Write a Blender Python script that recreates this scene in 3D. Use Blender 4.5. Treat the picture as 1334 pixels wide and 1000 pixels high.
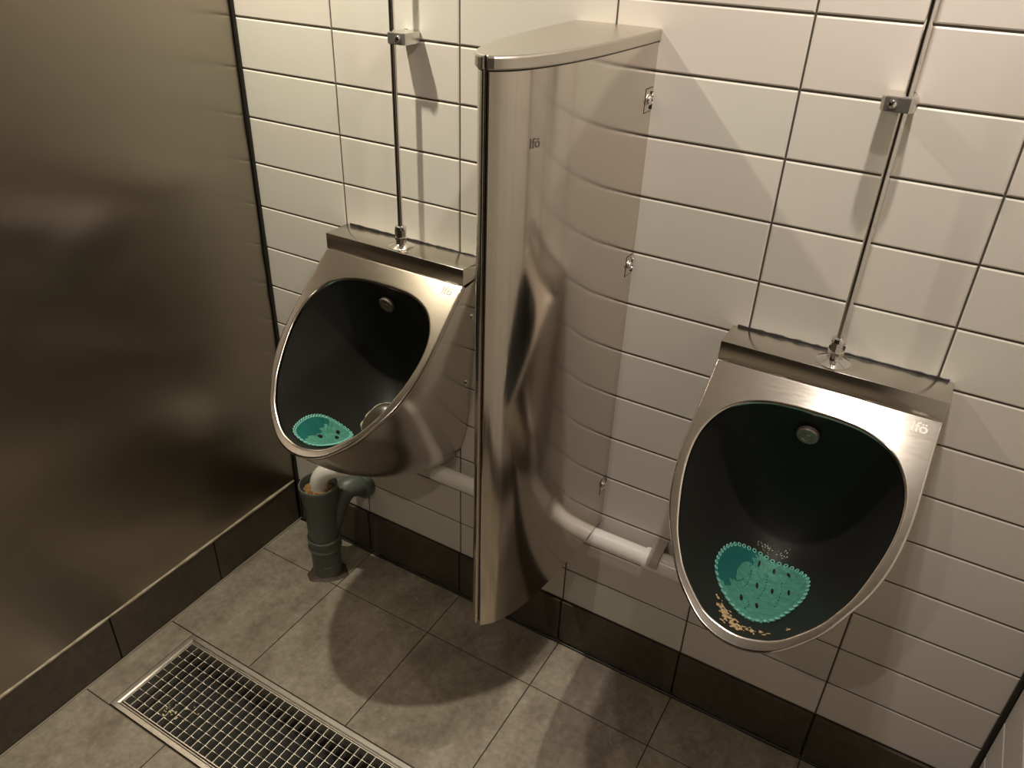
import bpy, bmesh, math, random
from mathutils import Vector, Matrix
random.seed(7)
PI = math.pi
for o in list(bpy.data.objects):
    bpy.data.objects.remove(o)
scene = bpy.context.scene
COL = scene.collection

# ------------------------------------------------------------------ camera, world, exposure
cam_data = bpy.data.cameras.new('camera')
cam = bpy.data.objects.new('camera', cam_data)
COL.objects.link(cam)
cam_data.sensor_width = 36.0
cam_data.lens = 1026.78 / 1334.0 * 36.0
cam_data.clip_start = 0.02
CAM = Vector((1.15726, -1.27759, 1.60064))
right = Vector((0.86125, 0.50712, 0.03279))
down = Vector((0.28838, -0.43459, -0.85321))
fwd = Vector((-0.41843, 0.74429, -0.52053))
m = Matrix.Identity(4)
for i in range(3):
    m[i][0] = right[i]; m[i][1] = -down[i]; m[i][2] = -fwd[i]; m[i][3] = CAM[i]
cam.matrix_world = m
scene.camera = cam

world = bpy.data.worlds.new('world')
scene.world = world
world.use_nodes = True
world.node_tree.nodes['Background'].inputs[0].default_value = (1.0, 0.86, 0.68, 1)
world.node_tree.nodes['Background'].inputs[1].default_value = 0.02

scene.view_settings.view_transform = 'Standard'
scene.view_settings.look = 'None'
scene.view_settings.gamma = 1.0
scene.view_settings.use_curve_mapping = False
scene.view_settings.exposure = 0.5

# room dimensions (metres): back wall is the plane y = 0, urinals hang on its front (y < 0)
XL, XR, YF, ZC = -0.272, 1.51, -2.55, 2.22
LAMPS = [(-0.04, -0.40, 45.0, (1.0, 0.93, 0.75)),
         (1.055, -0.28, 24.0, (1.0, 0.905, 0.81)),
         (1.085, -0.64, 8.0, (1.0, 0.905, 0.81)),
         (0.55, -1.85, 17.0, (1.0, 0.90, 0.78))]  # last one: unseen fill lamp added behind the viewer

# ------------------------------------------------------------------ materials
def principled(name, base, rough=0.5, metal=0.0, **kw):
    mt = bpy.data.materials.new(name)
    mt.use_nodes = True
    b = mt.node_tree.nodes['Principled BSDF']
    b.inputs['Base Color'].default_value = (*base, 1)
    b.inputs['Roughness'].default_value = rough
    b.inputs['Metallic'].default_value = metal
    for k, v in kw.items():
        b.inputs[k].default_value = v
    return mt

def nodes(mt):
    return mt.node_tree.nodes, mt.node_tree.links, mt.node_tree.nodes['Principled BSDF']

def noise(mt, scale, detail=4, stretch=(1, 1, 1), rough=0.55):
    N, L, b = nodes(mt)
    tc = N.new('ShaderNodeTexCoord'); mp = N.new('ShaderNodeMapping')
    mp.inputs['Scale'].default_value = stretch
    nz = N.new('ShaderNodeTexNoise')
    nz.inputs['Scale'].default_value = scale; nz.inputs['Detail'].default_value = detail
    nz.inputs['Roughness'].default_value = rough
    geo = N.new('ShaderNodeNewGeometry')
    L.new(geo.outputs['Position'], mp.inputs[0]); L.new(mp.outputs[0], nz.inputs[0])
    return nz

def ramp(mt, src, stops):
    N, L, b = nodes(mt)
    r = N.new('ShaderNodeValToRGB')
    e = r.color_ramp.elements
    while len(e) < len(stops): e.new(0.5)
    for el, (p, c) in zip(e, stops):
        el.position = p; el.color = (*c, 1) if len(c) == 3 else c
    L.new(src, r.inputs[0])
    return r

def bump(mt, src, strength, dist=0.001):
    N, L, b = nodes(mt)
    bp = N.new('ShaderNodeBump')
    bp.inputs['Strength'].default_value = strength; bp.inputs['Distance'].default_value = dist
    L.new(src, bp.inputs['Height']); L.new(bp.outputs[0], b.inputs['Normal'])

def mix(mt, a, b_, fac, mode='MIX'):
    N, L, b = nodes(mt)
    mx = N.new('ShaderNodeMix'); mx.data_type = 'RGBA'; mx.blend_type = mode
    for sock, v in ((mx.inputs[6], a), (mx.inputs[7], b_), (mx.inputs[0], fac)):
        if isinstance(v, (tuple, float, int)): sock.default_value = (*v, 1) if isinstance(v, tuple) else v
        else: L.new(v, sock)
    return mx.outputs[2]

def make_tile():
    mt = principled('glazed_white_tile', (0.70, 0.66, 0.60), 0.3)
    N, L, b = nodes(mt)
    oi = N.new('ShaderNodeObjectInfo')
    r = ramp(mt, oi.outputs['Random'], [(0, (0.715, 0.652, 0.598)), (1, (0.690, 0.668, 0.598))])
    L.new(r.outputs[0], b.inputs['Base Color'])
    return mt

def make_stone(name, lo, mid, hi, speck=True):
    mt = principled(name, mid, 0.55)
    N, L, b = nodes(mt)
    n1 = noise(mt, 7.0, 8, (1.3, 0.8, 1), 0.68)
    r1 = ramp(mt, n1.outputs[0], [(0.33, lo), (0.5, mid), (0.68, hi)])
    n2 = noise(mt, 55.0, 5, (1, 1, 1), 0.7)
    r2 = ramp(mt, n2.outputs[0], [(0.35, (0.78,) * 3), (0.65, (1.12,) * 3)])
    c = mix(mt, r1.outputs[0], r2.outputs[0], 1.0, 'MULTIPLY')
    if speck:
        n3 = noise(mt, 90.0, 3, (1, 1, 1), 0.6)
        n4 = noise(mt, 6.5, 2, (1, 1, 1), 0.5)
        r3 = ramp(mt, n3.outputs[0], [(0.60, (0,) * 3), (0.66, (1,) * 3)])
        r4 = ramp(mt, n4.outputs[0], [(0.5, (0,) * 3), (0.62, (0.6,) * 3)])
        f = mix(mt, r3.outputs[0], r4.outputs[0], 1.0, 'MULTIPLY')
        c = mix(mt, c, (0.36, 0.32, 0.26), f)
    L.new(c, b.inputs['Base Color'])
    r5 = ramp(mt, n1.outputs[0], [(0.3, (0.42,) * 3), (0.7, (0.6,) * 3)])
    L.new(r5.outputs[0], b.inputs['Roughness'])
    bump(mt, n2.outputs[0], 0.25, 0.001)
    return mt

def make_steel(name, base, rough, stretch, spread=0.06, scale=60):
    mt = principled(name, base, rough, 1.0)
    N, L, b = nodes(mt)
    nz = noise(mt, scale, 3, stretch, 0.6)
    r = ramp(mt, nz.outputs[0], [(0.3, (max(0.02, rough - spread),) * 3), (0.7, (rough + spread,) * 3)])
    L.new(r.outputs[0], b.inputs['Roughness'])
    r2 = ramp(mt, nz.outputs[0], [(0.3, tuple(c * 0.985 for c in base)), (0.7, tuple(min(1, c * 1.015) for c in base))])
    L.new(r2.outputs[0], b.inputs['Base Color'])
    return mt

M = {}
M['tile'] = make_tile()
M['grout'] = principled('dark_grout', (0.085, 0.07, 0.055), 0.9)
M['floor_tile'] = make_stone('floor_stone_tile', (0.185, 0.152, 0.112), (0.27, 0.23, 0.175), (0.36, 0.315, 0.245))
M['skirt_tile'] = make_stone('skirting_stone_tile', (0.058, 0.046, 0.034), (0.076, 0.061, 0.045), (0.095, 0.078, 0.058), False)
M['floor_grout'] = principled('floor_grout', (0.045, 0.033, 0.023), 0.9)
M['caulk_black'] = principled('black_sealant', (0.015, 0.014, 0.011), 0.4)
M['old_grout'] = principled('pale_old_grout', (0.26, 0.225, 0.17), 0.8)
M['caulk_cream'] = principled('cream_sealant', (0.42, 0.36, 0.26), 0.6)
M['steel_panel'] = principled('satin_steel_panel', (0.37, 0.335, 0.28), 0.27, 1.0)
N_, L_, b_ = nodes(M['steel_panel'])
cx_ = N_.new('ShaderNodeCombineXYZ'); cx_.inputs[1].default_value = 1.0
b_.inputs['Anisotropic'].default_value = 0.8
L_.new(cx_.outputs[0], b_.inputs['Tangent'])
M['steel'] = make_steel('brushed_steel', (0.62, 0.58, 0.53), 0.20, (1, 12, 12), 0.02, 25)
M['steel_shell'] = make_steel('vertical_brushed_steel', (0.66, 0.605, 0.55), 0.135, (40, 40, 0.6), 0.025, 14)
M['steel_face'] = make_steel('scuffed_brushed_steel', (0.66, 0.615, 0.565), 0.148, (1.5, 12, 12), 0.010, 25)
M['galvanised'] = principled('galvanised_steel', (0.80, 0.75, 0.66), 0.36, 0.9)
M['steel_dull'] = principled('dull_brownish_steel', (0.34, 0.30, 0.25), 0.4, 0.7)
M['steel_soft'] = make_steel('soft_steel', (0.60, 0.56, 0.50), 0.36, (1, 1, 1), 0.02, 40)
M['chrome'] = principled('chrome', (0.78, 0.77, 0.75), 0.06, 1.0)
M['clamp_chrome'] = principled('satin_chrome', (0.66, 0.64, 0.60), 0.34, 0.95)
M['bowl'] = principled('dark_green_enamel', (0.021, 0.021, 0.018), 0.5, **{'Specular IOR Level': 0.3})
M['plastic_white'] = principled('white_plastic', (0.90, 0.87, 0.81), 0.22)
M['plastic_grey'] = principled('pale_grey_plastic', (0.45, 0.41, 0.36), 0.45)
M['plastic_green'] = principled('grey_green_plastic', (0.105, 0.122, 0.105), 0.42)
M['rust'] = principled('brown_deposit', (0.32, 0.17, 0.05), 0.8)
M['dirt'] = make_stone('brown_floor_stain', (0.035, 0.022, 0.012), (0.055, 0.036, 0.02), (0.09, 0.065, 0.04), False)
M['hole'] = principled('black_inside', (0.006, 0.006, 0.005), 0.7)
M['mark_light'] = principled('etched_light', (0.92, 0.88, 0.80), 0.6)
M['mark_dark'] = principled('etched_dark', (0.09, 0.075, 0.06), 0.6)
M['pad'] = principled('teal_gel', (0.055, 0.33, 0.25), 0.5)
M['pad_edge'] = principled('clear_teal_bead', (0.22, 0.58, 0.50), 0.18)
M['film'] = principled('teal_film', (0.02, 0.15, 0.135), 0.25)
M['crumb'] = principled('beige_crumb', (0.55, 0.40, 0.22), 0.8)
M['puddle'] = principled('brown_puddle', (0.06, 0.05, 0.033), 0.25)
M['fluff'] = principled('yellow_fluff', (0.60, 0.56, 0.30), 0.9)
M['soap'] = principled('pale_scum', (0.55, 0.50, 0.40), 0.35)
M['ceiling'] = principled('ceiling_paint', (0.78, 0.75, 0.70), 0.8)
M['dark_wall'] = principled('dark_painted_wall', (0.045, 0.036, 0.027), 0.6)
lens = principled('lamp_lens', (1, 1, 1), 0.4)
M['lamp_trim'] = principled('lamp_trim', (0.7, 0.7, 0.68), 0.3, 0.6)
nzp = noise(M['pad'], 120, 4); N_, L_, b_ = nodes(M['pad'])
rp = ramp(M['pad'], nzp.outputs[0], [(0.3, (0.055, 0.225, 0.165)), (0.7, (0.11, 0.37, 0.285))])
L_.new(rp.outputs[0], b_.inputs['Base Color']); bump(M['pad'], nzp.outputs[0], 0.5, 0.002)
nb = noise(M['bowl'], 260, 3); N_, L_, b_ = nodes(M['bowl'])
rb = ramp(M['bowl'], nb.outputs[0], [(0.72, (0.021, 0.021, 0.018)), (0.80, (0.05, 0.055, 0.045))])
L_.new(rb.outputs[0], b_.inputs['Base Color'])
ng = noise(M['caulk_cream'], 30, 4); N_, L_, b_ = nodes(M['caulk_cream'])
rg = ramp(M['caulk_cream'], ng.outputs[0], [(0.35, (0.26, 0.20, 0.12)), (0.6, (0.48, 0.42, 0.32))])
L_.new(rg.outputs[0], b_.inputs['Base Color'])

# ------------------------------------------------------------------ helpers
def link(name, mesh, mat, parent=None):
    o = bpy.data.objects.new(name, mesh)
    COL.objects.link(o)
    if mat is not None and not mesh.materials: mesh.materials.append(mat)
    if parent is not None: o.parent = parent
    return o

def mesh_from(name, verts, faces, smooth=False, angle=None):
    me = bpy.data.meshes.new(name)
    me.from_pydata([tuple(v) for v in verts], [], faces)
    me.update()
    bm = bmesh.new(); bm.from_mesh(me)
    bmesh.ops.recalc_face_normals(bm, faces=bm.faces)
    bm.to_mesh(me); bm.free()
    if smooth:
        me.shade_smooth()
        if angle: me.set_sharp_from_angle(angle=math.radians(angle))
    return me

def from_bm(name, bm, mat, parent=None, smooth=False, angle=35):
    bmesh.ops.recalc_face_normals(bm, faces=bm.faces)
    me = bpy.data.meshes.new(name); bm.to_mesh(me); bm.free()
    if smooth:
        me.shade_smooth(); me.set_sharp_from_angle(angle=math.radians(angle))
    return link(name, me, mat, parent)

def thing(name, label, cat, loc, group=None):
    o = bpy.data.objects.new(name, None)
    o.empty_display_size = 0.05
    COL.objects.link(o); o.location = loc
    tag(o, label, cat, group)
    return o

def tag(o, label, cat, group=None):
    o['label'] = label; o['category'] = cat
    if group: o['group'] = group
    return o

def structure(name, mesh, mat, parent=None):
    o = link(name, mesh, mat, parent); o['kind'] = 'structure'
    return o

def box_mesh(name, x0, x1, y0, y1, z0, z1, bev=0.0, seg=2):
    bm = bmesh.new(); bm_box(bm, x0, x1, y0, y1, z0, z1, bev, seg)
    bmesh.ops.recalc_face_normals(bm, faces=bm.faces)
    me = bpy.data.meshes.new(name); bm.to_mesh(me); bm.free()
    if bev: me.shade_smooth(); me.set_sharp_from_angle(angle=math.radians(28))
    return me

def bm_box(bm, x0, x1, y0, y1, z0, z1, bev=0.0, seg=2):
    vs = [bm.verts.new((x, y, z)) for x in (x0, x1) for y in (y0, y1) for z in (z0, z1)]
    idx = [(0, 1, 3, 2), (4, 6, 7, 5), (0, 4, 5, 1), (2, 3, 7, 6), (0, 2, 6, 4), (1, 5, 7, 3)]
    fs = [bm.faces.new([vs[i] for i in f]) for f in idx]
    if bev:
        es = {e for f in fs for e in f.edges}
        bmesh.ops.bevel(bm, geom=list(es), offset=bev, segments=seg, affect='EDGES', profile=0.5)

def bm_lathe(bm, prof, n=32, mat=Matrix.Identity(4), cap0=True, cap1=True):
    """prof: list of (radius, height) about local z"""
    rings = []
    for r, h in prof:
        rings.append([bm.verts.new(mat @ Vector((r * math.cos(2 * PI * k / n), r * math.sin(2 * PI * k / n), h))) for k in range(n)])
    for a, b in zip(rings, rings[1:]):
        for k in range(n):
            bm.faces.new((a[k], a[(k + 1) % n], b[(k + 1) % n], b[k]))
    if cap0: bm.faces.new(rings[0][::-1])
    if cap1: bm.faces.new(rings[-1])

def frame_to(p, d):
    d = Vector(d).normalized()
    q = d.to_track_quat('Z', 'Y')
    return Matrix.Translation(Vector(p)) @ q.to_matrix().to_4x4()

def smooth_path(pts, n=8):
    P = [Vector(p) for p in pts]; out = []
    for i in range(len(P) - 1):
        p0 = P[max(0, i - 1)]; p1 = P[i]; p2 = P[i + 1]; p3 = P[min(len(P) - 1, i + 2)]
        for k in range(n):
            t = k / n
            out.append(0.5 * ((2 * p1) + (p2 - p0) * t + (2 * p0 - 5 * p1 + 4 * p2 - p3) * t * t + (3 * p1 - p0 - 3 * p2 + p3) * t ** 3))
    out.append(P[-1])
    return out

def bm_tube(bm, path, radius, n=20, cap=True):
    P = [Vector(p) for p in path]
    up = None; rings = []
    for i, p in enumerate(P):
        t = (P[min(i + 1, len(P) - 1)] - P[max(i - 1, 0)]).normalized()
        if up is None:
            up = Vector((0, 0, 1)) if abs(t.z) < 0.9 else Vector((1, 0, 0))
        x = up.cross(t).normalized(); y = t.cross(x).normalized(); up = y
        r = radius(i / (len(P) - 1)) if callable(radius) else radius
        rings.append([bm.verts.new(p + r * (math.cos(2 * PI * k / n) * x + math.sin(2 * PI * k / n) * y)) for k in range(n)])
    for a, b in zip(rings, rings[1:]):
        for k in range(n):
            bm.faces.new((a[k], a[(k + 1) % n], b[(k + 1) % n], b[k]))
    if cap:
        bm.faces.new(rings[0][::-1]); bm.faces.new(rings[-1])

def tile_mesh(name, w, h, depth=0.008, bev=0.0016):
    """bevelled tile, centred, lying in xy, its face at z = 0 and its back at z = -depth"""
    verts, faces = [], []
    rings = [(0.0, -depth), (0.0, -bev), (bev * 0.2, -bev * 0.45), (bev, 0.0)]
    for ins, z in rings:
        a, b = w / 2 - ins, h / 2 - ins
        verts += [(-a, -b, z), (a, -b, z), (a, b, z), (-a, b, z)]
    for r in range(3):
        for k in range(4):
            faces.append((r * 4 + k, r * 4 + (k + 1) % 4, r * 4 + 4 + (k + 1) % 4, r * 4 + 4 + k))
    faces.append((12, 13, 14, 15)); faces.append((3, 2, 1, 0))
    return mesh_from(name, verts, faces)

_tile_cache = {}
def place_tile(parent, name, centre, u, v, w, h, mat, depth=0.008, bev=0.0016, tilt=0.0):
    key = (name, round(w, 4), round(h, 4), mat.name)
    if key not in _tile_cache:
        me = tile_mesh(name, w, h, depth, bev); me.materials.append(mat); _tile_cache[key] = me
    o = bpy.data.objects.new(name, _tile_cache[key]); COL.objects.link(o); o.parent = parent
    u, v = Vector(u), Vector(v); n = u.cross(v)
    R = Matrix((u, v, n)).transposed()
    if tilt:
        R = R @ Matrix.Rotation(random.uniform(-tilt, tilt), 3, 'X') @ Matrix.Rotation(random.uniform(-tilt, tilt), 3, 'Y')
    o.matrix_local = Matrix.Translation(Vector(centre)) @ R.to_4x4()
    return o

# ------------------------------------------------------------------ room shell
PX, PZ, ZB, J = 0.303, 0.103, 0.1414, 0.0028       # tile pitch, top of skirting, joint width
wall_back = structure('wall_back', box_mesh('wall_back', XL - 0.08, XR + 0.1, 0.002, 0.10, -0.05, ZC), M['grout'])
xs = [XL + 0.006, 0.0, 0.303, 0.605, 0.9095, 1.2135, XR - 0.006]
rows = int((ZC - ZB) / PZ) + 1
for r in range(rows):
    z0 = ZB + r * PZ + J / 2; z1 = min(ZB + (r + 1) * PZ - J / 2, ZC - 0.002)
    if z1 - z0 < 0.01: continue
    for a, b in zip(xs, xs[1:]):
        w = b - a - J
        place_tile(wall_back, 'tile', ((a + b) / 2, 0, (z0 + z1) / 2), (1, 0, 0), (0, 0, 1), w, z1 - z0, M['tile'], 0.006, 0.0026, 0.0012)
wall_right = structure('wall_right', box_mesh('wall_right', XR + 0.002, XR + 0.1, YF, 0.0, -0.05, ZC), M['grout'])
for r in range(rows):
    z0 = ZB + r * PZ + J / 2; z1 = min(ZB + (r + 1) * PZ - J / 2, ZC - 0.002)
    if z1 - z0 < 0.01: continue
    y = -0.010
    while y > -1.8:
        w = 0.300
        place_tile(wall_right, 'tile', (XR, y - w / 2, (z0 + z1) / 2), (0, -1, 0), (0, 0, 1), w, z1 - z0, M['tile'], 0.006, 0.0026, 0.0012)
        y -= PX
wall_left = structure('wall_left', box_mesh('wall_left', XL - 0.10, XL - 0.012, YF, 0.0, -0.05, ZC), M['dark_wall'])
wall_front = structure('wall_front', box_mesh('wall_front', XL - 0.1, XR + 0.1, YF - 0.1, YF, -0.05, ZC), M['dark_wall'])
ceiling = structure('ceiling', box_mesh('ceiling', XL - 0.1, XR + 0.1, YF - 0.1, 0.1, ZC, ZC + 0.05), M['ceiling'])

# floor: a slab with a pit for the drain channel, and its stone tiles
GX0, GX1, GY0, GY1 = -0.186, 0.72, -0.718, -0.479
bm = bmesh.new()
for x0, x1, y0, y1 in ((XL - 0.02, XR + 0.02, GY1, 0.02), (XL - 0.02, XR + 0.02, YF, GY0), (XL - 0.02, GX0, GY0, GY1), (GX1, XR + 0.02, GY0, GY1)):
    bm_box(bm, x0, x1, y0, y1, -0.12, -0.002)
bm_box(bm, GX0 - 0.02, GX1 + 0.02, GY0 - 0.02, GY1 + 0.02, -0.14, -0.12)
fm = bpy.data.meshes.new('floor'); bm.to_mesh(fm); bm.free()
floor = structure('floor', fm, M['floor_grout'])
fx = [XL + 0.001, 0.006, 0.309, 0.610, 0.9125, 1.216, XR]
fy = [0.0, -0.161, -0.478]
def floor_tile(x0, x1, y0, y1, j=0.0026):
    place_tile(floor, 'floor_tile', ((x0 + x1) / 2, (y0 + y1) / 2, 0), (1, 0, 0), (0, 1, 0), abs(x1 - x0) - j, abs(y1 - y0) - j, M['floor_tile'], 0.006, 0.0004)
for y1, y0 in zip(fy, fy[1:]):
    for a, b in zip(fx, fx[1:]): floor_tile(a, b, y0, y1)
floor_tile(XL + 0.001, GX0, -0.7195, -0.4785)
for a, b in ((GX1, 0.9125), (0.9125, 1.216), (1.216, XR)): floor_tile(a, b, -0.7195, -0.478)
y = -0.7195
while y > YF + 0.05:
    for a, b in zip(fx, fx[1:]): floor_tile(a, b, max(y - 0.303, YF), y)
    y -= 0.303

# skirting tiles
bb = structure('baseboard_back', box_mesh('baseboard_back', XL, XR, -0.001, 0.002, 0, ZB - 0.003), M['caulk_black'])
sx = [XL + 0.012, 0.0, 0.303, 0.6045, 0.9095, 1.2135, XR - 0.006]
for a, b in zip(sx, sx[1:]):
    j = 0.005
    place_tile(bb, 'skirting_tile', ((a + b) / 2, -0.0065, 0.005 + (ZB - 0.0065) / 2), (1, 0, 0), (0, 0, 1), b - a - j, ZB - 0.0075, M['skirt_tile'], 0.006, 0.001)
bl = structure('baseboard_left', box_mesh('baseboard_left', XL - 0.014, XL - 0.008, YF, 0, 0, ZB - 0.002), M['caulk_black'])
sy = [-0.012, -0.312, -0.621, -0.93, -1.24, -1.55, -1.86, -2.17, YF]
for a, b in zip(sy, sy[1:]):
    place_tile(bl, 'skirting_tile', (XL + 0.004, (a + b) / 2, 0.004 + (ZB - 0.004) / 2), (0, 1, 0), (0, 0, 1), a - b - 0.004, ZB - 0.005, M['skirt_tile'], 0.012, 0.001)
br = structure('baseboard_right', box_mesh('baseboard_right', XR + 0.0005, XR + 0.003, YF, 0, 0, ZB - 0.002), M['caulk_black'])
for a, b in zip(sy, sy[1:]):
    place_tile(br, 'skirting_tile', (XR - 0.006, (a + b) / 2, 0.004 + (ZB - 0.004) / 2), (0, -1, 0), (0, 0, 1), a - b - 0.004, ZB - 0.006, M['skirt_tile'], 0.006, 0.001)

def bead(name, pts, r, mat, wob=0.15, n=8, step=0.03):
    P = [Vector(p) for p in pts]; path = []
    for a, b in zip(P, P[1:]):
        k = max(2, int((b - a).length / step))
        path += [a.lerp(b, i / k) for i in range(k)]
    path.append(P[-1])
    bm = bmesh.new(); rr = [r * (1 + random.uniform(-wob, wob)) for _ in path]
    bm_tube(bm, path, lambda t: rr[min(len(rr) - 1, int(round(t * (len(rr) - 1))))], n)
    me = bpy.data.meshes.new(name); bm.to_mesh(me); bm.free(); me.shade_smooth()
    return structure(name, me, mat)
bead('trim_1', [(XR - 0.001, -0.001, 0.0), (XR - 0.001, -0.001, ZC)], 0.0065, M['caulk_black'])
bead('trim_2', [(XL + 0.005, -0.002, 0.004), (XL + 0.005, -0.002, ZC)], 0.0050, M['caulk_black'], 0.25)
bead('trim_3', [(XL + 0.001, -0.012, ZB + 0.002), (XL + 0.001, YF, ZB + 0.002)], 0.0042, M['caulk_cream'], 0.3)
bead('trim_4', [(XL + 0.01, -0.010, 0.001), (XR, -0.010, 0.001)], 0.0045, M['caulk_black'], 0.2)
bead('trim_5', [(XL + 0.005, -0.012, 0.0005), (XL + 0.005, YF, 0.0005)], 0.0028, M['old_grout'], 0.2)

# steel partition panel standing on the left skirting
pp = link('partition_panel', box_mesh('partition_panel', XL - 0.011, XL + 0.001, YF + 0.01, -0.0055, ZB + 0.005, ZC - 0.01, 0.001, 1), M['steel_panel'])
tag(pp, 'large dark satin steel panel at the left, above the tiled skirting', 'partition')

# ------------------------------------------------------------------ ceiling lamps
NM = ['left urinal', 'right urinal, close to the wall', 'front of the right urinal', 'middle of the room behind the viewer, added as unseen fill']
lens_n = lens.node_tree.nodes['Principled BSDF']
lens_n.inputs['Emission Color'].default_value = (1.0, 0.87, 0.68, 1)
lens_n.inputs['Emission Strength'].default_value = 14.0
for (lx, ly, pw, colr), nm in zip(LAMPS, NM):
    t = thing('ceiling_downlight', 'round recessed downlight in the ceiling above the ' + nm, 'lamp', (lx, ly, ZC), 'ceiling downlights')
    bm = bmesh.new(); bm_lathe(bm, [(0.052, 0.0), (0.052, -0.004), (0.046, -0.006), (0.036, -0.004), (0.036, 0.0)], 32, cap0=False, cap1=False)
    from_bm('trim_ring', bm, M['lamp_trim'], t, True)
    bm = bmesh.new(); bm_lathe(bm, [(0.035, -0.0005), (0.035, -0.002)], 32); from_bm('lens', bm, lens, t)
    ld = bpy.data.lights.new('downlight_beam', 'SPOT')
    ld.energy = pw; ld.color = colr; ld.shadow_soft_size = 0.018
    ld.spot_size = math.radians(140); ld.spot_blend = 1.0
    lo = bpy.data.objects.new('downlight_beam', ld); COL.objects.link(lo); lo.parent = t; lo.location = (0, 0, -0.035)

# ------------------------------------------------------------------ urinals
TH = math.radians(49)
P0 = Vector((0, -0.072, 0.946))
SD = Vector((0, -math.sin(TH), -math.cos(TH)))      # down the sloping face
ND = Vector((0, -math.cos(TH), math.sin(TH)))       # out of the sloping face
def face_pt(x, s, d=0.0): return P0 + Vector((x, 0, 0)) + SD * s - ND * d
SC = 0.225
INN = [(0, .0465), (.035, .047), (.072, .051), (.105, .062), (.131, .08), (.15, .108), (.16, .14), (.162, .178), (.157, .22), (.147, .262), (.135, .30), (.12, .33), (.105, .354), (.083, .378), (.057, .40), (.03, .411), (0, .416)]
OUT = [(0, 0), (.178, 0), (.1785, .05), (.180, .11), (.1805, .16), (.1775, .205), (.171, .244), (.162, .275), (.1535, .296), (.140, .322), (.115, .365), (.087, .396), (.058, .420), (.028, .4325), (0, .436)]
def resample(pts, closed_smooth=True, n=10):
    V = [Vector((p[0], p[1], 0)) for p in pts]
    # mirror neighbours at both ends so that the curve crosses the axis squarely
    ext = [Vector((-V[1].x, V[1].y, 0))] + V + [Vector((-V[-2].x, V[-2].y, 0))]
    out = []
    for i in range(1, len(ext) - 2):
        p0, p1, p2, p3 = ext[i - 1:i + 3]
        for k in range(n):
            t = k / n
            out.append(0.5 * ((2 * p1) + (p2 - p0) * t + (2 * p0 - 5 * p1 + 4 * p2 - p3) * t * t + (3 * p1 - p0 - 3 * p2 + p3) * t ** 3))
    out.append(V[-1]); return out
innc = resample(INN)
outc = [Vector((p[0], p[1], 0)) for p in OUT[:2]] + resample([(.178, -.0001)] + OUT[2:])[10:] if False else None
outc = [Vector((0, 0, 0)), Vector((.178, 0, 0))]
Vs = [Vector((p[0], p[1], 0)) for p in OUT[1:]]
ext = [Vs[0] * 2 - Vs[1]] + Vs + [Vector((-Vs[-2].x, Vs[-2].y, 0))]
for i in range(1, len(ext) - 2):
    p0, p1, p2, p3 = ext[i - 1:i + 3]
    for k in range(1, 11):
        t = k / 10
        outc.append(0.5 * ((2 * p1) + (p2 - p0) * t + (2 * p0 - 5 * p1 + 4 * p2 - p3) * t * t + (3 * p1 - p0 - 3 * p2 + p3) * t ** 3))
def polar_table(c):
    return sorted((math.atan2(p.x, p.y - SC), math.hypot(p.x, p.y - SC)) for p in c)
def interp(tab, a):
    a = abs(a)
    if a <= tab[0][0]: return tab[0][1]
    for (a0, r0), (a1, r1) in zip(tab, tab[1:]):
        if a <= a1:
            # straight chord between the two samples
            x0, y0, x1, y1 = r0 * math.sin(a0), r0 * math.cos(a0), r1 * math.sin(a1), r1 * math.cos(a1)
            if a1 - a0 < 1e-9: return r1
            dx, dy = math.sin(a), math.cos(a)
            den = dx * (y1 - y0) - dy * (x1 - x0)
            return (x0 * (y1 - y0) - y0 * (x1 - x0)) / den if abs(den) > 1e-12 else r1
    return tab[-1][1]
TI, TO = polar_table(innc), polar_table(outc)
CORNER = math.atan2(.178, -SC)                      # angle of the top corner seen from the egg's centre
NA = 60                                             # samples from the tip (0) to the corner, NB from the corner to the top
HALF = [CORNER * i / NA for i in range(NA + 1)] + [CORNER + (PI - CORNER) * i / 16 for i in range(1, 17)]
ANG = HALF + [-a for a in HALF[-2:0:-1]]
def ring(fn): return [fn(a) for a in ANG]
def egg(a, off=0.0):
    r = interp(TI, a) + off; return (r * math.sin(a), SC + r * math.cos(a))
def rim(a, off=0.0):
    r = interp(TO, a) + off; return (r * math.sin(a), SC + r * math.cos(a))
def loft(rings, closed=True):
    n = len(rings[0]); verts = [v for r in rings for v in r]; faces = []
    for i in range(len(rings) - 1):
        for k in range(n if closed else n - 1):
            faces.append((i * n + k, i * n + (k + 1) % n, (i + 1) * n + (k + 1) % n, (i + 1) * n + k))
    return verts, faces
BD, BP, B0 = 0.25, 2.5, 0.008
def bowl_pt(rx, ry, lift=0.0):
    """a point on the bowl's surface: (rx, ry) in the unit disc, ry towards the tip"""
    r = math.hypot(rx, ry); a = math.atan2(rx, ry)
    def f(r):
        e = interp(TI, a); return face_pt(r * e * math.sin(a), SC + r * e * math.cos(a), B0 + BD * (1 - r ** BP))
    p = f(r)
    if lift:
        a2 = 0.02
        q1, q2 = bowl_raw(rx + a2, ry), bowl_raw(rx, ry + a2)
        n = (q1 - p).cross(q2 - p).normalized()
        if n.dot(ND) < 0: n = -n
        p = p + n * lift
    return p
def bowl_raw(rx, ry):
    r = math.hypot(rx, ry); a = math.atan2(rx, ry); e = interp(TI, a)
    return face_pt(r * e * math.sin(a), SC + r * e * math.cos(a), B0 + BD * (1 - min(r, 1.0) ** BP))

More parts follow.
